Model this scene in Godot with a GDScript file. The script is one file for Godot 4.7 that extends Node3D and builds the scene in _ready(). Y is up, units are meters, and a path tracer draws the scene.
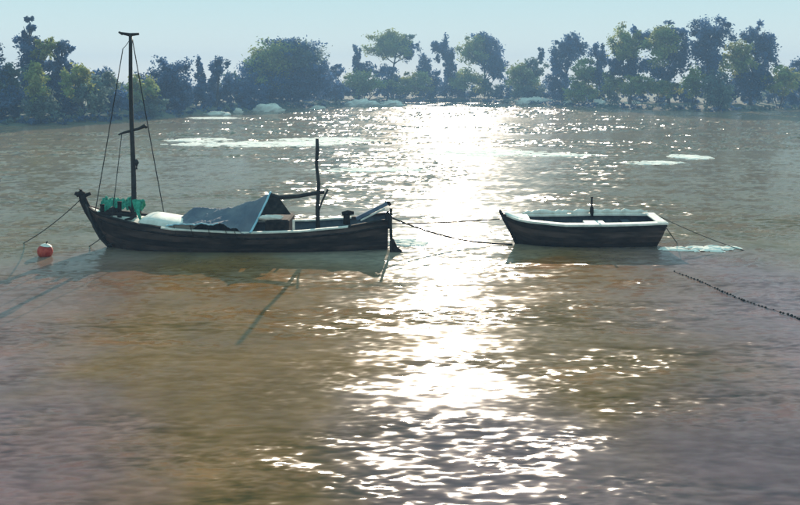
extends Node3D
# A muddy river in low back light: two moored wooden boats, a wooded far bank in haze.
# Camera stands 4.9 m above the water and looks along -Z; water level is y = 0.

const EYE := 4.9          # camera height, m
const F := 942.0          # focal length in units of the 800 x 505 picture
const HORIZON := 85.0     # row of the true horizon in that picture

var rng := RandomNumberGenerator.new()
var na := FastNoiseLite.new()
var nb := FastNoiseLite.new()
var nc := FastNoiseLite.new()
var used := {}
var M := {}

# ---------------------------------------------------------------- helpers
func numbered(called: String) -> String:
	if not used.has(called):
		used[called] = 0
		return called
	used[called] += 1
	return "%s_%03d" % [called, used[called]]

func tag(o: Node, label := "", category := "", group := "", kind := "") -> void:
	if label != "": o.set_meta("label", label)
	if category != "": o.set_meta("category", category)
	if group != "": o.set_meta("group", group)
	if kind != "": o.set_meta("kind", kind)

func base(called: String, where: Vector3, turn := 0.0) -> Node3D:
	var o := Node3D.new()
	o.name = numbered(called)
	add_child(o)
	o.position = where
	o.rotation.y = turn
	return o

func put(called: String, mesh: Mesh, m: Material, parent: Node = null) -> MeshInstance3D:
	var o := MeshInstance3D.new()
	o.mesh = mesh
	o.material_override = m
	if parent == null or parent == self:
		o.name = numbered(called)
		add_child(o)
	else:
		o.name = called
		parent.add_child(o, true)
	return o

func new_st(smooth := true) -> SurfaceTool:
	var st := SurfaceTool.new()
	st.begin(Mesh.PRIMITIVE_TRIANGLES)
	st.set_smooth_group(0 if smooth else -1)
	return st

func done(st: SurfaceTool) -> ArrayMesh:
	st.generate_normals()
	return st.commit()

func tri(st: SurfaceTool, a: Vector3, b: Vector3, c: Vector3) -> void:
	st.add_vertex(a); st.add_vertex(b); st.add_vertex(c)

func quad(st: SurfaceTool, a: Vector3, b: Vector3, c: Vector3, d: Vector3) -> void:
	tri(st, a, b, c); tri(st, a, c, d)

# a grid of points: rows[i][j]
func loft(st: SurfaceTool, rows: Array, closed := false) -> void:
	for i in rows.size() - 1:
		var n: int = rows[i].size()
		for j in (n if closed else n - 1):
			var k := (j + 1) % n
			quad(st, rows[i][j], rows[i][k], rows[i + 1][k], rows[i + 1][j])

func fan(st: SurfaceTool, ring: Array, flip := false) -> void:
	var c := Vector3.ZERO
	for p in ring: c += p
	c /= ring.size()
	for j in ring.size():
		var k := (j + 1) % ring.size()
		if flip: tri(st, c, ring[k], ring[j])
		else: tri(st, c, ring[j], ring[k])

# a tube through points with a radius at each
func tube(st: SurfaceTool, pts: Array, radii, sides := 8, flat_y := 1.0) -> void:
	var rows := []
	for i in pts.size():
		var d: Vector3 = (pts[mini(i + 1, pts.size() - 1)] - pts[maxi(i - 1, 0)]).normalized()
		var side := d.cross(Vector3.UP)
		if side.length() < 0.05: side = d.cross(Vector3.RIGHT)
		side = side.normalized()
		var up := side.cross(d).normalized()
		var r: float = radii[i] if radii is Array else radii
		var ring := []
		for j in sides:
			var a := TAU * j / sides
			ring.append(pts[i] + side * cos(a) * r + up * sin(a) * r * flat_y)
		rows.append(ring)
	loft(st, rows, true)
	fan(st, rows[0], true)
	fan(st, rows[rows.size() - 1])

func box(st: SurfaceTool, c: Vector3, s: Vector3, b := Basis.IDENTITY, bevel := 0.012) -> void:
	# a box with chamfered long edges: an eight-cornered ring lofted along x
	var rows := []
	var h := s * 0.5
	var e := minf(bevel, minf(h.y, h.z) * 0.45)
	for q in [[-h.x, e], [-h.x + e, 0.0], [h.x - e, 0.0], [h.x, e]]:
		var ins: float = q[1]
		var ring := []
		for p in [[1, 1, 0], [1, 1, 1], [1, -1, 1], [1, -1, 0], [-1, -1, 0], [-1, -1, 1], [-1, 1, 1], [-1, 1, 0]]:
			var zz: float = p[0] * (h.z - ins)
			var yy: float = p[1] * (h.y - ins)
			if p[2] == 0: zz -= p[0] * e if false else 0.0
			if p[2] == 0: yy -= p[1] * e
			else: zz -= p[0] * e
			ring.append(c + b * Vector3(q[0], yy, zz))
		# order corners round the section
		rows.append([ring[0], ring[1], ring[6], ring[7], ring[4], ring[5], ring[2], ring[3]])
	loft(st, rows, true)
	fan(st, rows[0], true)
	fan(st, rows[3])

func rope_points(a: Vector3, b: Vector3, sag: float, n := 18) -> Array:
	var pts := []
	for i in n + 1:
		var t := float(i) / n
		var p := a.lerp(b, t)
		p.y -= sag * 4.0 * t * (1.0 - t)
		pts.append(p)
	return pts

# a point of the picture at a depth, in metres
func at(px: float, py: float, d: float) -> Vector3:
	return Vector3((px - 400.0) / F * d, EYE - (py - HORIZON) / F * d, -d)

func on_water(px: float, py: float) -> Vector3:
	return at(px, py, EYE * F / (py - HORIZON))

func lin(v: Array, x: float) -> float:
	# piecewise linear through [x, y] pairs
	if x <= v[0][0]: return v[0][1]
	for i in v.size() - 1:
		if x <= v[i + 1][0]:
			var t: float = (x - v[i][0]) / (v[i + 1][0] - v[i][0])
			t = t * t * (3.0 - 2.0 * t) * 0.5 + t * 0.5
			return lerpf(v[i][1], v[i + 1][1], t)
	return v[v.size() - 1][1]

func mat(c: Color, rough: float, spec := 0.5) -> StandardMaterial3D:
	var m := StandardMaterial3D.new()
	m.albedo_color = c.linear_to_srgb()
	m.roughness = rough
	m.metallic_specular = spec
	return m

# mottled, worn surface: two base colours blended by noise, with fine relief
func worn(c1: Color, c2: Color, rough: float, scale := 1.2, relief := 0.35, stretch := Vector3.ONE, spec := 0.4) -> StandardMaterial3D:
	var m := StandardMaterial3D.new()
	var n := FastNoiseLite.new()
	n.seed = rng.randi() % 1000
	n.frequency = 0.012
	n.fractal_octaves = 5
	var g := Gradient.new()
	g.set_color(0, c1.linear_to_srgb())
	g.set_color(1, c2.linear_to_srgb())
	g.set_offset(0, 0.3)
	g.set_offset(1, 0.72)
	var t := NoiseTexture2D.new()
	t.width = 256; t.height = 256
	t.seamless = true
	t.noise = n
	t.color_ramp = g
	m.albedo_texture = t
	var n2 := FastNoiseLite.new()
	n2.seed = n.seed + 7
	n2.frequency = 0.05
	n2.fractal_octaves = 4
	var b := NoiseTexture2D.new()
	b.width = 256; b.height = 256
	b.seamless = true
	b.as_normal_map = true
	b.bump_strength = 3.0
	b.noise = n2
	m.normal_enabled = true
	m.normal_texture = b
	m.normal_scale = relief
	m.uv1_triplanar = true
	m.uv1_scale = stretch * scale
	m.roughness = rough
	m.metallic_specular = spec
	return m

# ---------------------------------------------------------------- ready
func _ready() -> void:
	rng.seed = 20150
	na.seed = 3; na.frequency = 1.0; na.fractal_type = FastNoiseLite.FRACTAL_NONE
	nb.seed = 41; nb.frequency = 1.0; nb.fractal_type = FastNoiseLite.FRACTAL_NONE
	nc.seed = 77; nc.frequency = 1.0; nc.fractal_octaves = 4

	# camera: level, with the lens shifted down so that uprights stay upright
	var cam := Camera3D.new()
	cam.name = "camera"
	cam.position = Vector3(0, EYE, 0)
	add_child(cam)
	cam.projection = Camera3D.PROJECTION_FRUSTUM
	cam.near = 1.0
	cam.far = 3000.0
	cam.size = 505.0 / F
	cam.frustum_offset = Vector2(0, -(252.5 - HORIZON) / F)
	cam.current = true

	# sky and air
	var sky_mat := ProceduralSkyMaterial.new()
	sky_mat.sky_top_color = Color(0.535, 0.725, 0.765)
	sky_mat.sky_horizon_color = Color(0.90, 0.88, 0.82)
	sky_mat.sky_curve = 0.05
	sky_mat.ground_bottom_color = Color(0.42, 0.40, 0.36)
	sky_mat.ground_horizon_color = Color(0.80, 0.81, 0.79)
	sky_mat.sun_angle_max = 20.0
	var sky := Sky.new()
	sky.sky_material = sky_mat
	var env := Environment.new()
	env.background_mode = Environment.BG_SKY
	env.sky = sky
	env.tonemap_mode = Environment.TONE_MAPPER_LINEAR
	env.tonemap_exposure = 1.5
	env.fog_enabled = true
	env.fog_density = 0.0014
	env.fog_light_color = Color(0.68, 0.82, 0.98)
	env.sdfgi_enabled = true
	env.ssao_enabled = true
	env.ssil_enabled = true
	var we := WorldEnvironment.new()
	we.name = "world_environment"
	we.environment = env
	add_child(we)

	# low sun beyond the far bank, a little right of the middle
	var sun := DirectionalLight3D.new()
	sun.name = "sun"
	add_child(sun)
	var el := deg_to_rad(17.0)
	var az := deg_to_rad(3.0)
	var to_sun := Vector3(sin(az) * cos(el), sin(el), -cos(az) * cos(el))
	sun.look_at_from_position(to_sun * 50.0, Vector3.ZERO, Vector3.UP)
	sun.light_energy = 1.35
	sun.light_color = Color(1.0, 0.93, 0.84)
	sun.light_angular_distance = 0.5
	sun.shadow_enabled = true

	materials()
	water()
	bank()
	trees()
	shore_rocks()
	large_boat()
	small_boat()
	moorings()
	glint_foam()

func materials() -> void:
	M.hull = worn(Color(0.024, 0.017, 0.015), Color(0.085, 0.055, 0.048), 0.75, 0.5, 0.5, Vector3(0.6, 1.6, 1.0), 0.2)
	M.planks = [M.hull, worn(Color(0.018, 0.013, 0.012), Color(0.055, 0.038, 0.034), 0.75, 0.6, 0.6, Vector3(0.4, 2.0, 1.0), 0.2), worn(Color(0.030, 0.021, 0.019), Color(0.110, 0.074, 0.064), 0.78, 0.45, 0.6, Vector3(0.4, 2.0, 1.0), 0.2)]
	M.tar = worn(Color(0.010, 0.008, 0.008), Color(0.030, 0.023, 0.021), 0.8, 1.2, 0.5, Vector3.ONE, 0.2)
	M.white = worn(Color(0.84, 0.77, 0.69), Color(0.64, 0.58, 0.51), 0.6, 0.9, 0.3)
	M.inner = worn(Color(0.035, 0.045, 0.065), Color(0.075, 0.085, 0.10), 0.7, 0.9, 0.4)
	M.tarp = worn(Color(0.085, 0.10, 0.14), Color(0.17, 0.175, 0.20), 0.75, 0.30, 0.6)
	M.tarp.backlight_enabled = true
	M.tarp.backlight = Color(0.18, 0.18, 0.2)
	M.hem = worn(Color(0.24, 0.45, 0.55), Color(0.42, 0.60, 0.66), 0.7, 1.4, 0.3)
	M.blue = worn(Color(0.07, 0.10, 0.16), Color(0.13, 0.17, 0.24), 0.6, 1.0, 0.3)
	M.green = worn(Color(0.012, 0.19, 0.13), Color(0.06, 0.38, 0.27), 0.85, 3.0, 1.0)
	M.green.backlight_enabled = true
	M.green.backlight = Color(0.1, 0.3, 0.2)
	M.spar = worn(Color(0.012, 0.010, 0.010), Color(0.03, 0.026, 0.025), 0.6, 1.0, 0.3)
	M.rope = mat(Color(0.035, 0.03, 0.03), 0.9, 0.2)
	M.red = worn(Color(0.36, 0.022, 0.016), Color(0.60, 0.09, 0.05), 0.6, 1.6, 0.5)
	M.rock = worn(Color(0.66, 0.58, 0.48), Color(0.88, 0.79, 0.68), 0.85, 0.12, 1.0)
	M.bark = worn(Color(0.05, 0.05, 0.055), Color(0.10, 0.09, 0.085), 0.9, 0.4, 0.6)
	M.leaf = StandardMaterial3D.new()
	M.leaf.vertex_color_use_as_albedo = true
	M.leaf.roughness = 0.75
	M.leaf.metallic_specular = 0.25
	M.leaf.backlight_enabled = true
	M.leaf.backlight = Color(0.95, 0.95, 0.95)
	M.earth = StandardMaterial3D.new()
	M.earth.vertex_color_use_as_albedo = true
	M.earth.roughness = 0.95
	M.water = StandardMaterial3D.new()
	M.water.vertex_color_use_as_albedo = true
	M.water.roughness = 0.17
	M.water.metallic_specular = 0.10
	M.glint_foam = worn(Color(0.92, 0.84, 0.74), Color(0.78, 0.70, 0.61), 0.9, 0.7, 0.4)  # white for the sheets that stand in for water glints
	M.cork = mat(Color(0.03, 0.028, 0.028), 0.8, 0.3)

# ---------------------------------------------------------------- water
# silt tones, with boat reflections and sky sheen painted in: [x, z, radius x, radius z, colour]
var SILT_REFLECTIONS := [
	[-5.5, -22.5, 4.2, 3.2, Color(0.209, 0.096, 0.025)],  # masted boat's brown reflection painted in, with the next two
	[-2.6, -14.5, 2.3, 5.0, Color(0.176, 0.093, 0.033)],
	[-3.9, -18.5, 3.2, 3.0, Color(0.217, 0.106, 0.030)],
	[4.6, -24.0, 2.6, 3.2, Color(0.194, 0.090, 0.023)],  # small boat's brown reflection painted in, with the next one
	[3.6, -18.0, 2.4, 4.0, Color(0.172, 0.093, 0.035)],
	[4.1, -25.7, 0.8, 0.7, Color(0.386, 0.111, 0.022)],  # orange reflection under the small boat's bow, painted in
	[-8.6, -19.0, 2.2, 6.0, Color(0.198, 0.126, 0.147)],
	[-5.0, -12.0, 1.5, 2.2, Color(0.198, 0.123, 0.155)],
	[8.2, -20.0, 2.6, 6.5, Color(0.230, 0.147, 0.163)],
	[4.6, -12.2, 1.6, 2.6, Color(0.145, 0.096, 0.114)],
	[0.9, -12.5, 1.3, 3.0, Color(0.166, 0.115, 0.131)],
	[14.0, -46.0, 6.5, 16.0, Color(0.175, 0.117, 0.065)],
	[32.0, -90.0, 20.0, 26.0, Color(0.184, 0.130, 0.077)],
	[-14.0, -42.0, 7.0, 14.0, Color(0.179, 0.133, 0.084)],
	[0.5, -34.0, 3.5, 8.0, Color(0.304, 0.240, 0.186)],  # pale sky reflection painted into the water colour
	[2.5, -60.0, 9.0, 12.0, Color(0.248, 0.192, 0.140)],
]

func silt_reflection_at(x: float, z: float) -> Color:
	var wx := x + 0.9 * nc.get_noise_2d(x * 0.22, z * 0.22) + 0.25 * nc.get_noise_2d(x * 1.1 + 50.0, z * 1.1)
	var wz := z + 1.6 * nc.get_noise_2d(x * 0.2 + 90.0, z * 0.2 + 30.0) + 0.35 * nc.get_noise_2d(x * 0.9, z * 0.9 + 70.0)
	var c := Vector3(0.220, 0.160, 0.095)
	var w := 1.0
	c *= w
	for s in SILT_REFLECTIONS:
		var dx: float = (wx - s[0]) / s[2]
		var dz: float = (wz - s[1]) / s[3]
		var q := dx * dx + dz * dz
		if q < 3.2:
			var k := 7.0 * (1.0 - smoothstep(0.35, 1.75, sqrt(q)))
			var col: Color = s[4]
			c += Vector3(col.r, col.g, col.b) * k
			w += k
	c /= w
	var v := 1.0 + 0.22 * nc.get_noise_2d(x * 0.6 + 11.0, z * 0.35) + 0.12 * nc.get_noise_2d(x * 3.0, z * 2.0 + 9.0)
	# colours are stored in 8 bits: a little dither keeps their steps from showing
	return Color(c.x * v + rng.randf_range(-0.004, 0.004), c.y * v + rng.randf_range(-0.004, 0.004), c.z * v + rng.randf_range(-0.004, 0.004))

func water() -> void:
	var zs := PackedFloat32Array()
	for z in [30.0, 10.0, 0.0, -4.0, -7.0, -9.0]: zs.append(z)
	var py := 525.0
	while py > 95.0:
		zs.append(-EYE * F / (py - HORIZON))
		py -= 0.72
	
	var cols := 760
	var rows := zs.size()
	var pos := PackedVector3Array()
	var nor := PackedVector3Array()
	var colr := PackedColorArray()
	pos.resize(rows * cols); nor.resize(rows * cols); colr.resize(rows * cols)
	var idx := PackedInt32Array()
	idx.resize((rows - 1) * (cols - 1) * 6)
	var k := 0
	for i in rows:
		var z := zs[i]
		var half := 0.56 * absf(z) + 6.0
		for j in cols:
			var x := half * (2.0 * j / (cols - 1) - 1.0)
			# wind over the river: calm and ruffled patches
			var far := clampf((-z - 27.0) / 60.0, 0.0, 1.0)
			var band := nc.get_noise_2d(x * lerpf(0.10, 0.022, far) + 7.0, z * lerpf(0.30, 0.075, far))
			var a := lerpf(lerpf(0.55, 0.15, far), lerpf(1.35, 3.0, far), smoothstep(-0.14, 0.16, band))
			var sx := 0.060 * na.get_noise_2d(x * 0.8, z * 2.1) + 0.065 * na.get_noise_2d(x * 2.6 + 31.0, z * 4.8) + 0.05 * na.get_noise_2d(x * 0.25, z * 0.5 + 60.0)
			var sz := 0.060 * nb.get_noise_2d(x * 0.7, z * 2.3) + 0.075 * nb.get_noise_2d(x * 2.2 + 11.0, z * 5.6) + 0.04 * nb.get_noise_2d(x * 0.2, z * 0.6 + 20.0)
			if z > -45.0:
				# small sharp wavelets, in gusts
				var gust := 0.35 + 0.65 * smoothstep(-0.25, 0.3, nb.get_noise_2d(x * 0.45, z * 0.7 + 40.0))
				var fade := smoothstep(45.0, 25.0, -z)
				sx += 0.055 * gust * fade * na.get_noise_2d(x * 5.5 + 3.0, z * 10.0)
				sz += 0.065 * gust * fade * nb.get_noise_2d(x * 5.0 + 13.0, z * 12.0)
			var n := Vector3(-sx * a * lerpf(2.0, 2.9, smoothstep(24.0, 34.0, -z)), 1.0, -sz * a * 1.5).normalized()
			var y := 0.008 * na.get_noise_2d(x * 0.8, z * 2.1) + 0.006 * nb.get_noise_2d(x * 2.2 + 11.0, z * 5.6)
			pos[i * cols + j] = Vector3(x, y, z)
			nor[i * cols + j] = n
			colr[i * cols + j] = silt_reflection_at(x, z)
			if i < rows - 1 and j < cols - 1:
				var p := i * cols + j
				idx[k] = p; idx[k + 1] = p + cols; idx[k + 2] = p + cols + 1
				idx[k + 3] = p; idx[k + 4] = p + cols + 1; idx[k + 5] = p + 1
				k += 6
	var arr := []
	arr.resize(Mesh.ARRAY_MAX)
	arr[Mesh.ARRAY_VERTEX] = pos
	arr[Mesh.ARRAY_NORMAL] = nor
	arr[Mesh.ARRAY_COLOR] = colr
	arr[Mesh.ARRAY_INDEX] = idx
	var m := ArrayMesh.new()
	m.add_surface_from_arrays(Mesh.PRIMITIVE_TRIANGLES, arr)
	var o := put("river_water", m, M.water)
	tag(o, "muddy rippled river with silt and reflections painted into its colour", "water", "", "structure")

# ---------------------------------------------------------------- far bank
var SHORE := [[-500, 128], [0, 126], [100, 124], [150, 119], [200, 114.5], [300, 108], [400, 102.5], [480, 102.5], [560, 106], [650, 110], [720, 112], [800, 110], [1300, 112]]

func shore_depth(px: float) -> float:
	return EYE * F / (lin(SHORE, px) - HORIZON)

func bank() -> void:
	var st := new_st()
	var rows := []
	var px := -420.0
	while px <= 1220.0:
		var d := shore_depth(px)
		var row := []
		for q in [[-1.5, -0.4], [0.0, 0.02], [2.0, 0.35], [6.0, 0.7], [15.0, 1.0], [40.0, 1.5], [110.0, 2.2], [260.0, 2.5]]:
			var dd: float = d + q[0] + 1.6 * nc.get_noise_2d(px * 0.05, 3.0)
			var p := Vector3((px - 400.0) / F * dd, 0, -dd)
			p.y = q[1] * (1.0 + 0.35 * nc.get_noise_2d(p.x * 0.15, p.z * 0.15))
			row.append(p)
		rows.append(row)
		px += 5.0
	for i in rows.size() - 1:
		for j in rows[i].size() - 1:
			for p in [rows[i][j], rows[i][j + 1], rows[i + 1][j + 1], rows[i][j], rows[i + 1][j + 1], rows[i + 1][j]]:
				var v := 1.0 + 0.35 * nc.get_noise_2d(p.x * 0.3, p.z * 0.3)
				st.set_color(Color(0.10 * v, 0.105 * v, 0.065 * v))
				st.add_vertex(p)
	var o := put("riverbank", done(st), M.earth)
	tag(o, "low grassy far bank under the trees", "bank", "", "structure")

# leaf faces spread through an ellipsoid with a feathered edge
func leaves(v: PackedVector3Array, n: PackedVector3Array, c: PackedColorArray, centre: Vector3, r: Vector3, col: Color, count: int, size: float) -> void:
	# smaller clumps inside the ellipsoid, so that the crown is uneven
	var clumps := []
	var nclump := clampi(int(count / 60.0), 10, 110)
	for i in nclump:
		var dir := Vector3(rng.randfn(), rng.randfn(), rng.randfn()).normalized()
		var rad := pow(rng.randf(), 0.45) * (0.86 if rng.randf() < 0.8 else 1.08)
		clumps.append([dir * rad, rng.randf_range(0.15, 0.40), rng.randf_range(0.70, 1.35), rng.randf_range(-0.12, 0.12)])
	for i in count:
		var q = clumps[rng.randi() % nclump]
		var dir := Vector3(rng.randfn(), rng.randfn(), rng.randfn()).normalized()
		var off: Vector3 = q[0] + dir * q[1] * pow(rng.randf(), 0.6)
		if rng.randf() < 0.10: off *= rng.randf_range(1.05, 1.25)
		var p := centre + off * r
		var s := size * rng.randf_range(0.6, 1.35)
		var t := Vector3(rng.randfn(), rng.randfn() * 0.8, rng.randfn()).normalized()
		var b := t.cross(Vector3(rng.randfn(), rng.randfn(), rng.randfn())).normalized()
		var nn := t.cross(b).normalized()
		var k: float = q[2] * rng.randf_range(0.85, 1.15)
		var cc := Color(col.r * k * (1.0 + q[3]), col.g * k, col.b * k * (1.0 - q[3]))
		var a0 := p - t * s
		var a1 := p + b * s * 0.5
		var a2 := p + t * s
		var a3 := p - b * s * 0.5
		for w in [a0, a1, a2, a0, a2, a3]:
			v.append(w); n.append(nn); c.append(cc)

func leaf_mesh(v: PackedVector3Array, n: PackedVector3Array, c: PackedColorArray) -> ArrayMesh:
	# both windings agree with the stored normal after this
	for i in range(0, v.size(), 3):
		var g := (v[i + 2] - v[i]).cross(v[i + 1] - v[i])
		if g.dot(n[i]) < 0.0:
			var w := v[i + 1]
			v[i + 1] = v[i + 2]
			v[i + 2] = w
	var arr := []
	arr.resize(Mesh.ARRAY_MAX)
	arr[Mesh.ARRAY_VERTEX] = v
	arr[Mesh.ARRAY_NORMAL] = n
	arr[Mesh.ARRAY_COLOR] = c
	var m := ArrayMesh.new()
	m.add_surface_from_arrays(Mesh.PRIMITIVE_TRIANGLES, arr)
	return m

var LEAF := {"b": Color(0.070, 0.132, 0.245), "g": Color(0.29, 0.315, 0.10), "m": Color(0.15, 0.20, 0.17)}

# kind: tree or shrub; foot px; metres behind the shore; blobs [px, py, rx, ry, colour]
func plant(kind: String, foot: float, back: float, blobs: Array, label: String, group: String) -> void:
	var d := shore_depth(foot) + back
	var k := d / F
	var ground := 0.35 + 0.012 * back
	var root := base(kind, Vector3((foot - 400.0) * k, 0.0, -d))
	tag(root, label, "tree" if kind == "tree" else "shrub", group)
	var v := PackedVector3Array()
	var n := PackedVector3Array()
	var c := PackedColorArray()
	var centres := []
	for q in blobs:
		var p := at(q[0], q[1], d) - root.position
		p.z += rng.randf_range(-0.8, 0.8)
		var r := Vector3(q[2] * k, q[3] * k, (q[2] * 0.65 + q[3] * 0.35) * k) * Vector3(1.34, 1.2, 1.3)
		if q[4] == "g": p.z += r.z * 0.35
		p.y = maxf(p.y, ground + r.y * 0.4)
		centres.append([p, r])
		var size := 0.27 * sqrt(d / 150.0)
		var count := int(PI * r.x * r.y / (size * size) * 6.5)
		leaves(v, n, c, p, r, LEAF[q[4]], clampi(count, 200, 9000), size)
	var st := new_st()
	if kind == "tree":
		var top := Vector3.ZERO
		var low: Vector3 = centres[0][0]
		for q in centres:
			if q[0].y + q[1].y > top.y: top = Vector3(q[0].x, q[0].y + q[1].y * 0.5, q[0].z)
		var h := top.y
		var pts := []
		var rad := []
		for i in 8:
			var t := i / 7.0
			pts.append(Vector3(top.x * t * t + 0.25 * sin(t * 5.0 + foot), -0.3 + (h + 0.3) * t, top.z * t))
			rad.append(h * 0.02 * (1.0 - 0.8 * t) + 0.03 + 0.12 * pow(1.0 - t, 8.0))
		tube(st, pts, rad, 8)
		for q in centres:
			for e in 4:
				var end: Vector3 = q[0] + Vector3(rng.randf_range(-0.7, 0.7) * q[1].x, rng.randf_range(-0.1, 0.7) * q[1].y, rng.randf_range(-0.6, 0.6) * q[1].z)
				var t0 := clampf((end.y - q[1].y * 1.1) / h, 0.15, 0.85)
				var from := Vector3(top.x * t0 * t0 + 0.25 * sin(t0 * 5.0 + foot), -0.3 + (h + 0.3) * t0, top.z * t0)
				var mid := from.lerp(end, 0.5) + Vector3(0, -0.06 * h, 0) * rng.randf()
				tube(st, [from, mid, end], [h * 0.009, h * 0.006, 0.03], 6)
		put("trunk", done(st), M.bark, root)
	else:
		for e in 5:
			var q = centres[e % centres.size()]
			var end: Vector3 = q[0] + Vector3(rng.randf_range(-0.5, 0.5) * q[1].x, 0.0, rng.randf_range(-0.4, 0.4) * q[1].z)
			st = new_st()
			tube(st, [Vector3(rng.randf_range(-0.2, 0.2) + q[0].x * 0.6, -0.2, rng.randf_range(-0.2, 0.2)), end * Vector3(0.9, 0.5, 0.9), end], [0.09, 0.06, 0.02], 6)
			put("stem", done(st), M.bark, root)
	put("crown", leaf_mesh(v, n, c), M.leaf, root)

func trees() -> void:
	var T := "trees along the far bank"
	var S := "olive shrubs along the far bank"
	# left part of the bank, nearest
	plant("tree", 4, 6, [[4, 84, 16, 18, "m"], [8, 104, 18, 18, "b"], [-14, 80, 18, 26, "b"]], "blue green tree cut off by the left edge of the picture", T)
	plant("tree", 33, 10, [[29, 30, 6, 10, "b"], [28, 46, 13, 12, "b"], [36, 62, 13, 16, "b"], [34, 90, 14, 18, "b"]], "slate blue tree at far left rising to a narrow pointed tip", T)
	plant("tree", 58, 7, [[50, 48, 11, 11, "g"], [64, 50, 9, 12, "b"], [58, 70, 12, 16, "b"], [58, 98, 14, 20, "b"]], "slate blue tree with an olive patch on top, right of the pointed tree", T)
	plant("shrub", 40, 1.5, [[41, 82, 12, 17, "g"], [40, 106, 15, 14, "m"]], "tall olive shrub below the narrow pointed tree at far left", S)
	plant("tree", 82, 3, [[78, 82, 14, 15, "g"], [90, 96, 14, 18, "m"], [72, 106, 12, 12, "b"]], "yellowish olive tree with a rounded top left of the tall mast", T)
	plant("tree", 108, 6, [[104, 86, 14, 13, "m"], [110, 103, 16, 14, "b"]], "low blue green tree directly behind the tall mast's left stay", T)
	plant("tree", 168, 9, [[170, 73, 17, 14, "b"], [160, 92, 22, 16, "b"], [182, 95, 12, 16, "b"]], "broad domed slate blue tree just right of the tall mast", T)
	plant("shrub", 145, 1.5, [[143, 90, 13, 14, "g"], [150, 106, 14, 11, "m"]], "olive shrub half hidden by the tall mast", S)
	plant("tree", 203, 8, [[202, 72, 5, 14, "b"], [203, 92, 9, 14, "b"]], "slim upright slate tree, left one of the narrow pair", T)
	plant("tree", 218, 9, [[217, 72, 8, 14, "b"], [222, 92, 11, 14, "b"]], "slim upright slate tree, right one of the narrow pair", T)
	plant("tree", 243, 8, [[242, 88, 12, 11, "b"], [250, 99, 12, 8, "b"]], "low dark slate tree left of the broad round olive tree", T)
	plant("tree", 288, 8, [[275, 63, 21, 20, "g"], [298, 62, 20, 19, "m"], [262, 76, 18, 20, "b"], [312, 76, 18, 20, "b"], [288, 84, 30, 16, "b"], [288, 50, 24, 10, "b"]], "broad round tree with olive core and slate blue rim", T)
	plant("tree", 337, 9, [[337, 70, 7, 6, "b"], [333, 87, 10, 12, "b"]], "small slate tree with a button top beside the broad round tree", T)
	plant("tree", 358, 10, [[357, 56, 3.6, 11, "b"], [363, 70, 10, 8, "b"], [360, 86, 8, 10, "b"]], "slate tree with a thin upright finger of foliage", T)
	plant("tree", 392, 12, [[388, 46, 19, 13, "g"], [409, 52, 9, 10, "b"], [400, 40, 10, 7, "m"]], "olive tree with a lifted ball crown and open sky below it", T)
	plant("tree", 388, 8, [[387, 72, 12, 7, "b"], [391, 85, 10, 9, "b"]], "small slate tree under the lifted olive ball crown", T)
	plant("shrub", 366, 2, [[364, 83, 17, 10, "g"]], "olive shrub below the tree with the thin finger", S)
	plant("shrub", 407, 2, [[402, 84, 15, 9, "g"], [420, 83, 12, 10, "g"]], "wide olive shrub below the lifted ball crown", S)
	plant("tree", 432, 9, [[426, 68, 7, 12, "b"], [433, 84, 9, 13, "b"]], "slate tree leaning left between two olive shrubs", T)
	plant("tree", 452, 11, [[443, 51, 9, 12, "b"], [450, 66, 7, 12, "b"], [456, 84, 9, 12, "b"]], "slate tree leaning left with a clear gap beside the olive domed tree", T)
	plant("tree", 484, 9, [[474, 49, 14, 13, "g"], [484, 39, 10, 7, "b"], [492, 57, 12, 16, "b"], [499, 72, 8, 12, "b"]], "domed tree with olive left half and slate right half", T)
	plant("shrub", 468, 2, [[466, 81, 14, 10, "g"], [484, 85, 8, 7, "m"]], "olive shrub below the domed half slate tree", S)
	plant("tree", 526, 7, [[522, 76, 15, 12, "g"], [536, 66, 8, 9, "m"], [541, 54, 4, 5, "b"], [526, 90, 16, 9, "m"]], "low olive tree with a small slate tuft at its right top", T)
	plant("tree", 564, 8, [[572, 47, 13, 13, "b"], [562, 60, 10, 15, "b"], [558, 84, 9, 15, "b"]], "slate tree leaning right above the white boulders", T)
	plant("tree", 596, 9, [[599, 55, 7, 12, "b"], [600, 74, 8, 16, "b"]], "narrow slate tree between two olive crowns", T)
	plant("shrub", 581, 2, [[583, 74, 13, 12, "g"], [579, 92, 15, 10, "g"]], "tall olive shrub below the right leaning slate tree", S)
	plant("tree", 629, 8, [[624, 45, 15, 16, "g"], [640, 38, 10, 11, "b"], [632, 66, 14, 13, "b"], [618, 66, 9, 10, "b"]], "round tree with olive crown and slate underside, left of its twin", T)
	plant("tree", 668, 8, [[660, 46, 16, 16, "g"], [672, 32, 12, 8, "b"], [680, 56, 9, 20, "b"], [660, 68, 14, 10, "b"]], "round tree with olive crown and slate right edge, right of its twin", T)
	plant("shrub", 610, 2, [[611, 84, 9, 12, "g"]], "small olive shrub right of the narrow slate tree", S)
	plant("shrub", 641, 2, [[640, 86, 16, 10, "g"], [664, 88, 12, 9, "g"]], "wide olive shrub below the twin round trees", S)
	plant("tree", 709, 10, [[710, 32, 17, 15, "b"], [706, 48, 15, 14, "b"], [708, 66, 10, 14, "b"]], "tallest slate blue tree, shaped like an upturned cone, right of the twin round trees", T)
	plant("shrub", 690, 1.5, [[691, 84, 11, 13, "g"]], "olive shrub left below the upturned cone tree", S)
	plant("shrub", 717, 1.5, [[718, 90, 14, 17, "m"]], "dull green shrub right below the upturned cone tree", S)
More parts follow.
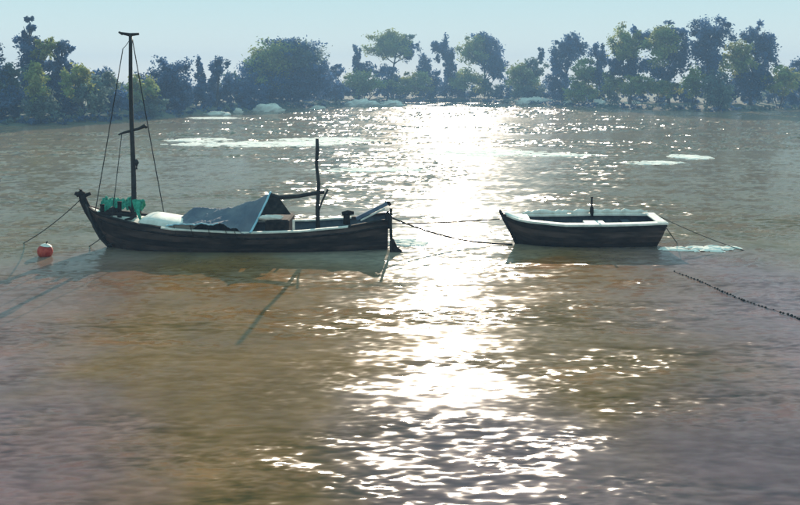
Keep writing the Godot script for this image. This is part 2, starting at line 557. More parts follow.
	plant("tree", 752, 9, [[757, 40, 13, 14, "b"], [764, 56, 11, 16, "b"], [738, 60, 15, 16, "g"], [752, 82, 18, 16, "b"]], "broad slate tree with olive left side near the right edge", T)
	plant("shrub", 780, 2, [[779, 80, 15, 13, "g"]], "rounded yellowish olive shrub near the right edge", S)
	plant("tree", 803, 7, [[802, 74, 10, 14, "b"], [806, 92, 14, 14, "b"]], "slate tree cut off by the right edge of the picture", T)
	# the wood behind them, one hazy mass
	var v := PackedVector3Array()
	var n := PackedVector3Array()
	var c := PackedColorArray()
	var px := -330.0
	while px < 1130.0:
		var d := shore_depth(px) + rng.randf_range(14.0, 30.0)
		var k := d / F
		var p := Vector3((px - 400.0) * k, 0.0, -d)
		var ry := rng.randf_range(2.2, 4.2)
		p.y = 0.6 + ry * 0.8
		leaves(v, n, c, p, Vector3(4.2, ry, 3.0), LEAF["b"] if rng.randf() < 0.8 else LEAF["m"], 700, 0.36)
		px += 4.2 / k * 0.55 * 1.0
	# reeds and brush right at the water's edge
	var o := put("background_wood", leaf_mesh(v, n, c), M.leaf)
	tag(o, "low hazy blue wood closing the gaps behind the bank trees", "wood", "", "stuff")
	v = PackedVector3Array(); n = PackedVector3Array(); c = PackedColorArray()
	px = -330.0
	while px < 1130.0:
		var d := shore_depth(px) + rng.randf_range(0.3, 2.2)
		var k := d / F
		var p := Vector3((px - 400.0) * k, 0.45, -d)
		var col: Color = LEAF["b"] if rng.randf() < 0.6 else LEAF["m"]
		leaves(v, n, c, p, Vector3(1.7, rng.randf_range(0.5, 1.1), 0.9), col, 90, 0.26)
		px += 1.5 / k
	o = put("waterside_brush", leaf_mesh(v, n, c), M.leaf)
	tag(o, "low blue green brush hanging over the far waterline", "brush", "", "stuff")

# ---------------------------------------------------------------- pale boulders at the far waterline
func boulder(px: float, py: float, w: float, h: float, label: String) -> void:
	var d := EYE * F / (py - HORIZON)
	var k := d / F
	var o := base("boulder", Vector3((px - 400.0) * k, 0, -d))
	tag(o, label, "boulder", "white boulders at the far waterline")
	var lumps := clampi(int(w / 8.0), 1, 4)
	var st := new_st()
	var rows := []
	for i in 15:
		var row := []
		var th := PI * i / 14.0
		for j in 26:
			var a := TAU * j / 26.0
			var dir := Vector3(sin(th) * cos(a), cos(th), sin(th) * sin(a))
			var r := 1.0 + 0.34 * nc.get_noise_3d(dir.x * 1.2 * lumps + px, dir.y * 1.4, dir.z * 1.4) + 0.30 * na.get_noise_3d(dir.x * 5.0 + px, dir.y * 4.0, dir.z * 4.0) + 0.12 * nb.get_noise_3d(dir.x * 11.0 + px, dir.y * 9.0, dir.z * 9.0)
			row.append(dir * r * Vector3(w * 0.5 * k, h * 0.8 * k, w * 0.3 * k))
		rows.append(row)
	loft(st, rows, true)
	put("rock", done(st), M.rock, o)

func shore_rocks() -> void:
	boulder(268, 111.5, 30, 9, "large white boulder on the far waterline below the broad round tree")
	boulder(217, 115.5, 26, 5, "low white boulder on the far waterline below the narrow pair of trees")
	boulder(238, 113, 9, 6, "small white boulder just left of the large one below the round tree")
	boulder(318, 109, 14, 4, "flat white boulder right of the broad round tree")
	boulder(362, 106, 30, 8, "white boulder below the tree with the thin finger")
	boulder(392, 105.5, 24, 6, "white boulder below the lifted ball crown")
	boulder(535, 104.5, 38, 8, "widest white boulder below the right leaning slate tree")
	boulder(569, 106, 9, 7, "small white boulder between the widest one and the upright notched one")
	boulder(600, 107, 14, 9, "upright white boulder with a notched top, left of the rightmost one")
	boulder(633, 108, 24, 8, "rightmost white boulder below the twin round trees")

# ---------------------------------------------------------------- hulls
# stations along x (bow at -x): half beam, sheer height, keel depth, rake of the stem
func hull_rows(xs: Array, beam: Array, sheer: Array, keel: Array, rake: float, x_bow: float, inset := 0.0, n := 9, low := -9.0) -> Array:
	var rows := []
	for x in xs:
		var b := maxf(lin(beam, x) - inset, 0.012)
		var s := lin(sheer, x)
		var kd := lin(keel, x) + inset
		kd = maxf(kd, low)
		var row := []
		var near := []
		for i in n + 1:
			var t := float(i) / n
			var y := lerpf(kd, s, pow(t, 1.15))
			var z := b * pow(sin(t * PI * 0.5), 0.62) * (0.93 + 0.07 * t)
			var f := clampf(1.0 - (x - x_bow) / 1.9, 0.0, 1.0)
			var hh := clampf((s - y) / maxf(s + 0.3, 0.1), 0.0, 1.3)
			near.append(Vector3(x + rake * f * hh, y, z))
		for i in range(n, 0, -1): row.append(near[i])
		for i in n + 1: row.append(Vector3(near[i].x, near[i].y, -near[i].z))
		rows.append(row)
	return rows

func steps(a: float, b: float, n: int) -> Array:
	var v := []
	for i in n + 1: v.append(lerpf(a, b, float(i) / n))
	return v

# lapped planking: each plank a strip standing a little proud of the hull below it
func planking(rows: Array, parent: Node3D, n: int, first: int) -> void:
	for side in [0, 1]:
		for b in range(first, n):
			var st := new_st(false)
			var strip := []
			for i in rows.size():
				var row: Array = rows[i]
				var m: int = row.size() / 2
				var pick := []
				for e in 3:
					var t := (b + e * 0.5) * m / float(n)
					var lo := mini(int(t), m - 1)
					var p: Vector3 = (row[m + lo] if side == 0 else row[m - lo]).lerp(row[m + lo + 1] if side == 0 else row[m - lo - 1], t - lo)
					var out := Vector3(0, -0.25, -1.0 if side == 0 else 1.0).normalized()
					pick.append(p + out * lerpf(0.022, 0.006, e * 0.5) + (Vector3(0, -0.010, 0) if e == 0 else Vector3.ZERO))
				var foot: Vector3 = pick[0] + Vector3(0, 0.004, 0.024 if side == 0 else -0.024)
				strip.append([foot] + pick)
			loft(st, strip)
			put("plank", done(st), M.planks[(b * 2 + side + rows.size()) % 3], parent)

# a capping strip that follows the sheer between two x
func cap(st: SurfaceTool, a: float, b: float, beam: Array, sheer: Array, side: float, width: float, thick: float, lift: float) -> void:
	var rows := []
	for x in steps(a, b, 28):
		var bb := maxf(lin(beam, x), 0.02)
		var s := lin(sheer, x) + lift
		var zo := bb + 0.035
		var zi := maxf(bb - width, 0.0)
		var e := 0.012
		rows.append([Vector3(x, s - thick, side * zo), Vector3(x, s - e, side * zo), Vector3(x, s, side * (zo - e)), Vector3(x, s, side * (zi + e)), Vector3(x, s - e, side * zi), Vector3(x, s - thick, side * zi)])
	loft(st, rows, true)
	fan(st, rows[0], true)
	fan(st, rows[rows.size() - 1])

func large_boat() -> void:
	var root := base("sailing_barge", Vector3(-4.97, 0, -28.5))
	tag(root, "long dark wooden boat with a tall mast and a grey tent cover", "boat", "boats moored on the river")
	var beam := [[-4.5, 0.02], [-4.2, 0.30], [-3.5, 0.74], [-2.4, 1.06], [-0.8, 1.2], [1.2, 1.2], [3.0, 1.05], [4.6, 0.78]]
	var sheer := [[-4.5, 1.22], [-3.96, 1.02], [-2.6, 0.82], [-1.6, 0.70], [0.5, 0.61], [2.0, 0.64], [3.2, 0.73], [4.6, 0.92]]
	var keel := [[-4.5, -0.05], [-3.6, -0.3], [-2.0, -0.42], [3.0, -0.42], [4.6, -0.3]]
	var xs := steps(-4.5, -3.5, 10) + steps(-3.4, 4.6, 40)
	var st := new_st()
	var rows := hull_rows(xs, beam, sheer, keel, 0.85, -4.5)
	loft(st, rows)
	planking(rows, put("hull", done(st), M.hull, root), 7, 2)
	st = new_st(false)
	var last: Array = rows[rows.size() - 1].duplicate()
	for i in last.size(): last[i] += Vector3(0.004, 0, 0)
	fan(st, last)
	put("transom", done(st), M.tar, root)
	# inside skin, floor and decks
	st = new_st()
	loft(st, hull_rows(steps(-1.2, 4.56, 30), beam, sheer, keel, 0.85, -4.5, 0.07, 7, 0.05))
	put("inner_planking", done(st), M.inner, root)
	st = new_st()
	var deck := []
	for x in steps(-4.4, -1.2, 24):
		var row := []
		var b := lin(beam, x) * 0.97
		for j in 9:
			var q := j / 4.0 - 1.0
			row.append(Vector3(x, lin(sheer, x) - 0.05 + 0.07 * (1.0 - q * q), b * q))
		deck.append(row)
	loft(st, deck)
	put("foredeck", done(st), M.white, root)
	# low white coach roof behind the mast
	st = new_st()
	var roof := []
	for x in steps(-2.75, -1.15, 12):
		var row := []
		var e := 1.0 - pow(absf((x + 1.95) / 0.86), 6.0) * 0.8
		for j in 15:
			var a := PI * j / 14.0
			row.append(Vector3(x, lin(sheer, x) - 0.03 + e * (0.27 - 0.06 * (x + 2.75) / 1.6) * pow(sin(a), 0.45), 0.82 * (0.97 if e > 0.5 else 0.9) * cos(a)))
		roof.append(row)
	loft(st, roof)
	fan(st, roof[0], true)
	fan(st, roof[12])
	put("coach_roof", done(st), M.white, root)
	# gunwale capping: tarred at the ends, white along the middle
	for side in [1.0, -1.0]:
		st = new_st(false)
		cap(st, -4.46, -2.0, beam, sheer, side, 0.11, 0.06, 0.03)
		put("bow_gunwale", done(st), M.tar, root)
		st = new_st(false)
		cap(st, -1.99, 3.45, beam, sheer, side, 0.12, 0.05, 0.03)
		var g := put("white_gunwale", done(st), M.white, root)
		g.set_meta("label", "white painted gunwale amidships")
		st = new_st(false)
		cap(st, 3.46, 4.62, beam, sheer, side, 0.12, 0.06, 0.03)
		put("stern_gunwale", done(st), M.tar, root)
		# rubbing strake
		st = new_st()
		var pts := []
		for x in steps(-4.1, 4.58, 30): pts.append(Vector3(x + 0.06, lin(sheer, x) - 0.17, side * (lin(beam, x) * 0.99 + 0.004)))
		tube(st, pts, 0.034, 6)
		put("rubbing_strake", done(st), M.tar, root)
	# stem post with knobbed head
	st = new_st()
	tube(st, [Vector3(-3.62, -0.25, 0), Vector3(-3.86, 0.1, 0), Vector3(-4.18, 0.6, 0), Vector3(-4.47, 1.1, 0), Vector3(-4.62, 1.42, 0), Vector3(-4.66, 1.58, 0)], [0.07, 0.085, 0.10, 0.12, 0.115, 0.10], 10)
	tube(st, [Vector3(-4.68, 1.56, 0), Vector3(-4.72, 1.64, 0), Vector3(-4.70, 1.74, 0)], [0.13, 0.15, 0.07], 10)
	tube(st, [Vector3(-4.86, 1.63, 0.02), Vector3(-4.62, 1.53, 0), Vector3(-4.40, 1.62, -0.02)], [0.055, 0.075, 0.045], 8)
	put("stem_post", done(st), M.tar, root)
	st = new_st()
	tube(st, [Vector3(-4.52, 1.30, 0.08), Vector3(-4.30, 0.98, 0.36), Vector3(-4.16, 0.66, 0.42), Vector3(-3.98, 0.34, 0.42), Vector3(-3.78, 0.10, 0.36), Vector3(-3.62, 0.16, 0.44)], 0.032, 7)
	put("bow_rope", done(st), M.rope, root)
	# bow bitts, windlass
	for p in [[-3.95, 0.30, 0.33], [-3.95, -0.30, 0.33], [-3.42, 0.34, 0.42]]:
		st = new_st()
		tube(st, [Vector3(p[0], 0.75, p[1]), Vector3(p[0], 0.95 + p[2], p[1]), Vector3(p[0], 1.0 + p[2], p[1])], [0.07, 0.06, 0.075], 9)
		put("bitt", done(st), M.tar, root)
	st = new_st()
	tube(st, [Vector3(-3.75, 1.08, 0.45), Vector3(-3.72, 1.08, 0.2), Vector3(-3.70, 1.08, 0.0), Vector3(-3.72, 1.08, -0.25), Vector3(-3.75, 1.08, -0.45)], [0.09, 0.12, 0.14, 0.12, 0.09], 10)
	put("windlass", done(st), M.tar, root)
	# mast: tapered, crosstree at the head, yoke lower down
	st = new_st()
	var mx := -3.08
	var mpts := []
	var mrad := []
	for i in 13:
		var t := i / 12.0
		mpts.append(Vector3(mx - 0.12 * t + 0.018 * sin(t * 7.0), 0.6 + 5.85 * t, 0))
		mrad.append(0.082 - 0.03 * t)
	tube(st, mpts, mrad, 10)
	put("mast", done(st), M.spar, root)
	st = new_st()
	tube(st, [Vector3(mx - 0.40, 6.47, 0.05), Vector3(mx - 0.13, 6.42, 0), Vector3(mx + 0.14, 6.45, -0.05)], [0.035, 0.055, 0.035], 8)
	tube(st, [Vector3(mx - 0.45, 6.50, 0.05), Vector3(mx - 0.33, 6.44, 0.05)], [0.03, 0.05], 6)
	put("mast_head", done(st), M.spar, root)
	st = new_st()
	tube(st, [Vector3(mx - 0.46, 3.40, 0.05), Vector3(mx - 0.30, 3.46, 0.03), Vector3(mx - 0.07, 3.52, 0.0), Vector3(mx + 0.14, 3.58, 0.0), Vector3(mx + 0.30, 3.66, -0.05), Vector3(mx + 0.38, 3.60, -0.05)], [0.025, 0.035, 0.045, 0.04, 0.065, 0.04], 8)
	put("crosstree", done(st), M.spar, root)
	st = new_st()
	tube(st, [Vector3(mx + 0.09, 2.66, 0.06), Vector3(mx + 0.10, 2.55, 0.06), Vector3(mx + 0.09, 2.36, 0.06)], [0.04, 0.065, 0.035], 8)
	put("halyard_block", done(st), M.spar, root)
	for r in [[Vector3(mx - 0.33, 6.0, 0.03), Vector3(-4.17, 1.12, 0.26), 0.016], [Vector3(mx - 0.12, 6.3, 0), Vector3(mx - 0.33, 6.0, 0.03), 0.01], [Vector3(mx - 0.36, 3.42, 0.05), Vector3(-3.55, 1.0, 0.66), 0.013], [Vector3(mx - 0.06, 6.28, -0.03), Vector3(-2.34, 0.98, -0.62), 0.015]]:
		st = new_st()
		tube(st, rope_points(r[0], r[1], 0.03, 10), r[2], 6)
		put("stay", done(st), M.rope, root)
	# tent cover over a ridge
	tent(root, beam, sheer)
	# after mast, boom and strut
	st = new_st()
	tube(st, [Vector3(2.50, 0.1, 0), Vector3(2.47, 1.2, 0.0), Vector3(2.51, 1.9, 0), Vector3(2.44, 2.5, 0), Vector3(2.47, 2.9, 0), Vector3(2.46, 3.28, 0)], [0.07, 0.062, 0.055, 0.05, 0.06, 0.05], 9)
	put("after_mast", done(st), M.spar, root)
	st = new_st()
	tube(st, [Vector3(1.0, 1.60, 0), Vector3(1.3, 1.50, 0), Vector3(1.9, 1.54, 0.0), Vector3(2.4, 1.63, 0.0), Vector3(2.68, 1.66, 0)], [0.06, 0.07, 0.062, 0.06, 0.05], 9)
	put("boom", done(st), M.spar, root)
	st = new_st()
	tube(st, [Vector3(2.50, 1.05, 0.08), Vector3(2.62, 1.4, 0.08), Vector3(2.80, 1.76, 0.08)], [0.025, 0.03, 0.035], 7)
	put("strut", done(st), M.spar, root)
	# aft cuddy: dark box, its flap and a white bundle
	st = new_st(false)
	box(st, Vector3(1.36, 0.62, 0.12), Vector3(0.70, 0.66, 1.6), Basis.IDENTITY, 0.05)
	put("cuddy", done(st), M.tar, root)
	st = new_st()
	var fl := []
	for i in 9:
		var t := i / 8.0
		var row := []
		for j in 7:
			var q := j / 6.0
			var top := Vector3(lerpf(1.02, 1.30, q), 1.56 - 0.05 * q, 0.03)
			var bot := Vector3(lerpf(0.88, 1.76, q), 1.08, 0.72)
			row.append(top.lerp(bot, t) + Vector3(0, 0, 0.03 * sin(q * 9.0) * t))
		fl.append(row)
	loft(st, fl)
	put("dark_flap", done(st), M.tar, root)
	st = new_st()
	var bund := []
	for i in 9:
		var row := []
		for j in 14:
			var th := PI * i / 8.0
			var a := TAU * j / 14.0
			var dir := Vector3(cos(th), sin(th) * sin(a), sin(th) * cos(a))
			row.append(Vector3(1.18, 1.0, 0.80) + dir * Vector3(0.34, 0.09, 0.10) * (1.0 + 0.4 * na.get_noise_3d(dir.x * 3.0, dir.y * 3.0, dir.z * 3.0)))
		bund.append(row)
	loft(st, bund, true)
	put("canvas_bundle", done(st), M.white, root)
	st = new_st(false)
	box(st, Vector3(1.84, 0.74, 0.80), Vector3(0.07, 0.40, 0.07))
	put("coaming_post", done(st), M.white, root)
	# stern thwarts, inclined steering board, block
	st = new_st(false)
	box(st, Vector3(2.9, 0.48, 0), Vector3(0.28, 0.05, 2.0))
	put("thwart", done(st), M.inner, root)
	st = new_st(false)
	box(st, Vector3(3.9, 0.62, 0), Vector3(0.5, 0.05, 1.62))
	put("thwart", done(st), M.inner, root)
	st = new_st(false)
	var inc := Basis(Vector3(0, 0, 1), 0.46)
	box(st, Vector3(4.12, 1.09, 0.0), Vector3(1.05, 0.11, 0.20), inc)
	var bd := put("steering_board", done(st), M.blue, root)
	st = new_st(false)
	box(st, Vector3(4.15, 1.0, 0.12), Vector3(0.82, 0.05, 0.06), inc)
	put("white_batten", done(st), M.white, bd)
	st = new_st()
	tube(st, [Vector3(4.50, 1.33, 0), Vector3(4.62, 1.34, 0), Vector3(4.68, 1.26, 0)], [0.05, 0.06, 0.045], 8)
	put("tiller_knob", done(st), M.tar, bd)
	st = new_st()
	tube(st, [Vector3(3.36, 0.70, 0.1), Vector3(3.36, 0.98, 0.1)], [0.11, 0.10], 9)
	tube(st, [Vector3(3.22, 1.02, 0.1), Vector3(3.40, 1.05, 0.1), Vector3(3.58, 1.04, 0.1)], [0.06, 0.08, 0.05], 8)
	put("stern_bollard", done(st), M.tar, root)
	st = new_st()
	tube(st, [Vector3(4.60, 0.6, 0.30), Vector3(4.60, 1.02, 0.30), Vector3(4.60, 1.12, 0.30)], [0.07, 0.075, 0.04], 8)
	put("stern_post", done(st), M.tar, root)

	# green netting bundled over the bow rail
	var net := base("green_net", Vector3(-4.97, 0, -28.5))
	tag(net, "bright green fishing net draped over the bow of the masted boat", "net")
	st = new_st()
	var gr := []
	for i in 65:
		var t := i / 64.0
		var x := lerpf(-4.12, -2.86, t)
		var row := []
		for j in 25:
			var q := j / 24.0 - 0.5
			var h := 1.42 + 0.05 * sin(t * 11.0) - 0.03 * t + 0.09 * na.get_noise_2d(t * 6.0, q * 3.0) + 0.05 * nb.get_noise_2d(t * 17.0, q * 9.0)
			var drop := pow(absf(q) * 2.0, 1.6) * (0.26 + 0.12 * sin(t * 9.0 + 1.0))
			row.append(Vector3(x + 0.03 * na.get_noise_2d(q * 9.0, t * 9.0), h - drop, -0.25 + q * 0.62 + 0.05 * na.get_noise_2d(t * 8.0 + 4.0, q * 5.0)))
		gr.append(row)
	loft(st, gr)
	put("netting", done(st), M.green, net)
	st = new_st()
	gr = []
	for i in 13:
		var t := i / 12.0
		var row := []
		for j in 7:
			var q := j / 6.0 - 0.5
			row.append(Vector3(-2.95 + 0.30 * t * t + q * (0.24 - 0.17 * t), 1.46 - 0.62 * t, 0.20 + 0.42 * t + 0.07 * sin(q * 8.0 + t * 4.0)))
		gr.append(row)
	loft(st, gr)
	put("hanging_tail", done(st), M.green, net)
	st = new_st()
	tube(st, [Vector3(-4.05, 0.85, -0.05), Vector3(-4.05, 1.33, -0.25), Vector3(-2.95, 1.33, -0.25), Vector3(-2.95, 0.70, -0.25)], 0.025, 7)
	put("rail", done(st), M.tar, root)

	# anchor lying over the bow deck
	var anc := base("anchor", Vector3(-8.55, 1.0, -28.1))
	tag(anc, "black iron anchor lying on the bow of the masted boat", "anchor")
	st = new_st()
	tube(st, [Vector3(-0.45, 0.08, 0.0), Vector3(0.1, 0.06, 0.05), Vector3(0.62, 0.02, 0.1)], [0.045, 0.05, 0.055], 8)
	put("shank", done(st), M.tar, anc)
	st = new_st()
	tube(st, [Vector3(0.42, 0.26, -0.1), Vector3(0.58, 0.10, 0.02), Vector3(0.64, 0.0, 0.1), Vector3(0.58, -0.06, 0.24), Vector3(0.44, -0.06, 0.36)], [0.02, 0.05, 0.06, 0.05, 0.02], 8)
	put("arms", done(st), M.tar, anc)
	st = new_st()
	tube(st, [Vector3(-0.36, 0.30, 0.02), Vector3(-0.36, 0.07, 0.0), Vector3(-0.36, -0.12, -0.02)], [0.03, 0.035, 0.03], 7)
	put("stock", done(st), M.tar, anc)

func tent(root: Node3D, beam: Array, sheer: Array) -> void:
	var ridge := [[-1.85, 0.80], [-1.25, 1.20], [-0.7, 1.17], [-0.1, 1.20], [0.45, 1.38], [1.05, 1.62]]
	var hem := [[-1.85, 0.76], [-1.25, 0.86], [-0.6, 0.90], [-0.1, 0.86], [0.4, 0.74], [0.8, 0.62], [1.05, 0.60]]
	var rows := []
	for i in 81:
		var t := i / 80.0
		var x := lerpf(-1.85, 1.05, t)
		var row := []
		var rh := lin(ridge, x)
		var hh := lin(hem, x)
		var half := lin(beam, x) + 0.05
		half *= lerpf(0.86, 1.0, smoothstep(0.0, 0.25, t))
		for j in 53:
			var q := j / 26.0 - 1.0
			var a := absf(q)
			var y := lerpf(rh, hh, pow(a, 1.12)) - 0.10 * sin(a * PI) * (0.6 + 0.4 * sin(t * 6.0))
			y += 0.035 * na.get_noise_2d(x * 1.6 + q, q * 1.5) + 0.020 * sin(x * 9.0 + a * 3.0 + 2.0 * na.get_noise_2d(x, q * 2.0)) * a + 0.022 * (absf(na.get_noise_2d(x * 3.2 + q * 2.0, q * 1.1 + 9.0)) - 0.3) + 0.010 * nb.get_noise_2d(x * 8.0, q * 5.0)
			# the after edge slants: the hem ends further forward than the ridge
			var xx := x - 0.42 * a * smoothstep(0.55, 1.0, t)
			row.append(Vector3(xx, y, half * q))
		rows.append(row)
	var st := new_st()
	loft(st, rows)
	var tp := put("tent_cover", done(st), M.tarp, root)
	# pale blue hem along the after edge and the forward edge
	st = new_st()
	var e := []
	for j in 53: e.append(rows[80][j] + Vector3(0.0, 0.012, 0.012 * signf(j - 26.0)))
	tube(st, e, 0.034, 6)
	put("after_hem", done(st), M.hem, tp)
	st = new_st()
	e = []
	for j in range(26, 53): e.append(rows[0][j] + Vector3(0.0, 0.01, 0.01))
	for i in range(1, 44): e.append(rows[i][52] + Vector3(0, 0.0, 0.01))
	tube(st, e, 0.022, 6)
	put("forward_hem", done(st), M.hem, tp)
	for i in [6, 20, 34, 48, 60]:
		st = new_st()
		var p: Vector3 = rows[i][52]
		tube(st, [p + Vector3(0, 0.02, 0.0), p.lerp(Vector3(p.x + 0.08, lin(sheer, p.x) - 0.1, lin(beam, p.x) + 0.05), 0.5), Vector3(p.x + 0.1, lin(sheer, p.x) - 0.16, lin(beam, p.x) + 0.03)], 0.009, 5)
		put("lashing", done(st), M.rope, tp)

func small_boat() -> void:
	var root := base("rowing_boat", Vector3(5.57, 0, -29.1))
	root.rotation.x = 0.05
	tag(root, "small dark open boat with white decks, moored alone on the right", "boat", "boats moored on the river")
	var beam := [[-2.4, 0.02], [-2.1, 0.32], [-1.5, 0.68], [-0.6, 0.92], [0.6, 0.98], [1.6, 0.92], [2.46, 0.80]]
	var sheer := [[-2.4, 0.92], [-1.9, 0.80], [-0.6, 0.745], [0.6, 0.76], [2.46, 0.78]]
	var keel := [[-2.4, 0.0], [-1.6, -0.25], [0, -0.32], [2.46, -0.25]]
	var xs := steps(-2.4, -1.6, 9) + steps(-1.5, 2.46, 24)
	var st := new_st()
	var rows := hull_rows(xs, beam, sheer, keel, 0.62, -2.4)
	# raked transom: the lower hull ends a little earlier
	for i in rows.size():
		var f := smoothstep(1.2, 2.46, xs[i])
		for j in rows[i].size():
			rows[i][j].x -= f * 0.24 * clampf((0.78 - rows[i][j].y) / 0.78, 0.0, 1.3)
	loft(st, rows)
	planking(rows, put("hull", done(st), M.hull, root), 6, 2)
	st = new_st(false)
	var last: Array = rows[rows.size() - 1].duplicate()
	for i in last.size(): last[i] += Vector3(0.004, 0, 0)
	fan(st, last)
	put("transom", done(st), M.tar, root)
	st = new_st()
	loft(st, hull_rows(steps(-1.75, 2.4, 24), beam, sheer, keel, 0.62, -2.4, 0.06, 7, 0.12))
	put("inner_planking", done(st), M.inner, root)
	# white foredeck, side decks, stern deck
	st = new_st()
	var deck := []
	for x in steps(-2.34, -1.62, 10):
		var row := []
		var b := lin(beam, x) * 0.98
		for j in 9:
			var q := j / 4.0 - 1.0
			row.append(Vector3(x, lin(sheer, x) + 0.02 + 0.06 * (1.0 - q * q), b * q))
		deck.append(row)
	loft(st, deck)
	put("foredeck", done(st), M.white, root)
	for side in [1.0, -1.0]:
		st = new_st(false)
		cap(st, -2.3, 2.48, beam, sheer, side, 0.26, 0.06, 0.035)
		put("side_deck", done(st), M.white, root)
		st = new_st()
		var pts := []
		for x in steps(-2.2, 2.42, 24): pts.append(Vector3(x + 0.03, lin(sheer, x) - 0.07, side * (lin(beam, x) + 0.004)))
		tube(st, pts, 0.03, 6)
		put("rubbing_strake", done(st), M.tar, root)
	# raised white coaming with a ragged canvas roll along the far side
	st = new_st()
	var roll := []
	for i in 41:
		var t := i / 40.0
		var x := lerpf(-1.75, 2.25, t)
		var r := 0.075 * (1.0 + 0.7 * na.get_noise_1d(t * 14.0)) * (1.0 - pow(absf(t * 2.0 - 1.0), 8.0) * 0.7)
		roll.append([Vector3(x, lin(sheer, x) + 0.08 + 0.03 * na.get_noise_1d(t * 20.0 + 50.0), -(lin(beam, x) - 0.12)), r])
	var rp := []
	var rr := []
	for q in roll: rp.append(q[0]); rr.append(q[1])
	tube(st, rp, rr, 9)
	put("canvas_roll", done(st), M.white, root)
	st = new_st(false)
	box(st, Vector3(2.32, 0.80, 0), Vector3(0.30, 0.05, 1.5))
	put("stern_deck", done(st), M.white, root)
	st = new_st(false)
	box(st, Vector3(0.35, 0.72, 0.45), Vector3(0.62, 0.06, 0.62))
	var th := put("thwart", done(st), M.white, root)
	th.set_meta("label", "white thwart across the dark cockpit")
	st = new_st(false)
	box(st, Vector3(-0.9, 0.60, 0), Vector3(0.26, 0.05, 1.6))
	put("thwart", done(st), M.inner, root)
	st = new_st(false)
	box(st, Vector3(1.5, 0.60, 0), Vector3(0.26, 0.05, 1.6))
	put("thwart", done(st), M.inner, root)
	st = new_st()
	tube(st, [Vector3(-1.92, -0.1, 0), Vector3(-2.1, 0.3, 0), Vector3(-2.34, 0.75, 0), Vector3(-2.46, 0.98, 0), Vector3(-2.5, 1.04, 0)], [0.05, 0.055, 0.06, 0.05, 0.035], 8)
	put("stem_post", done(st), M.tar, root)
	st = new_st()
	tube(st, [Vector3(0.50, 0.70, -0.75), Vector3(0.50, 0.98, -0.75), Vector3(0.50, 1.02, -0.75), Vector3(0.50, 1.28, -0.75), Vector3(0.50, 1.33, -0.75)], [0.06, 0.06, 0.03, 0.03, 0.045], 8)
	put("thole_post", done(st), M.tar, root)

# ---------------------------------------------------------------- stake, ropes, buoy
func line(label: String, a: Vector3, b: Vector3, sag: float, r: float, called := "mooring_rope", category := "rope") -> void:
	var st := new_st()
	tube(st, rope_points(a, b, sag, 26), r, 6)
	var o := put(called, done(st), M.rope)
	tag(o, label, category, "mooring lines")

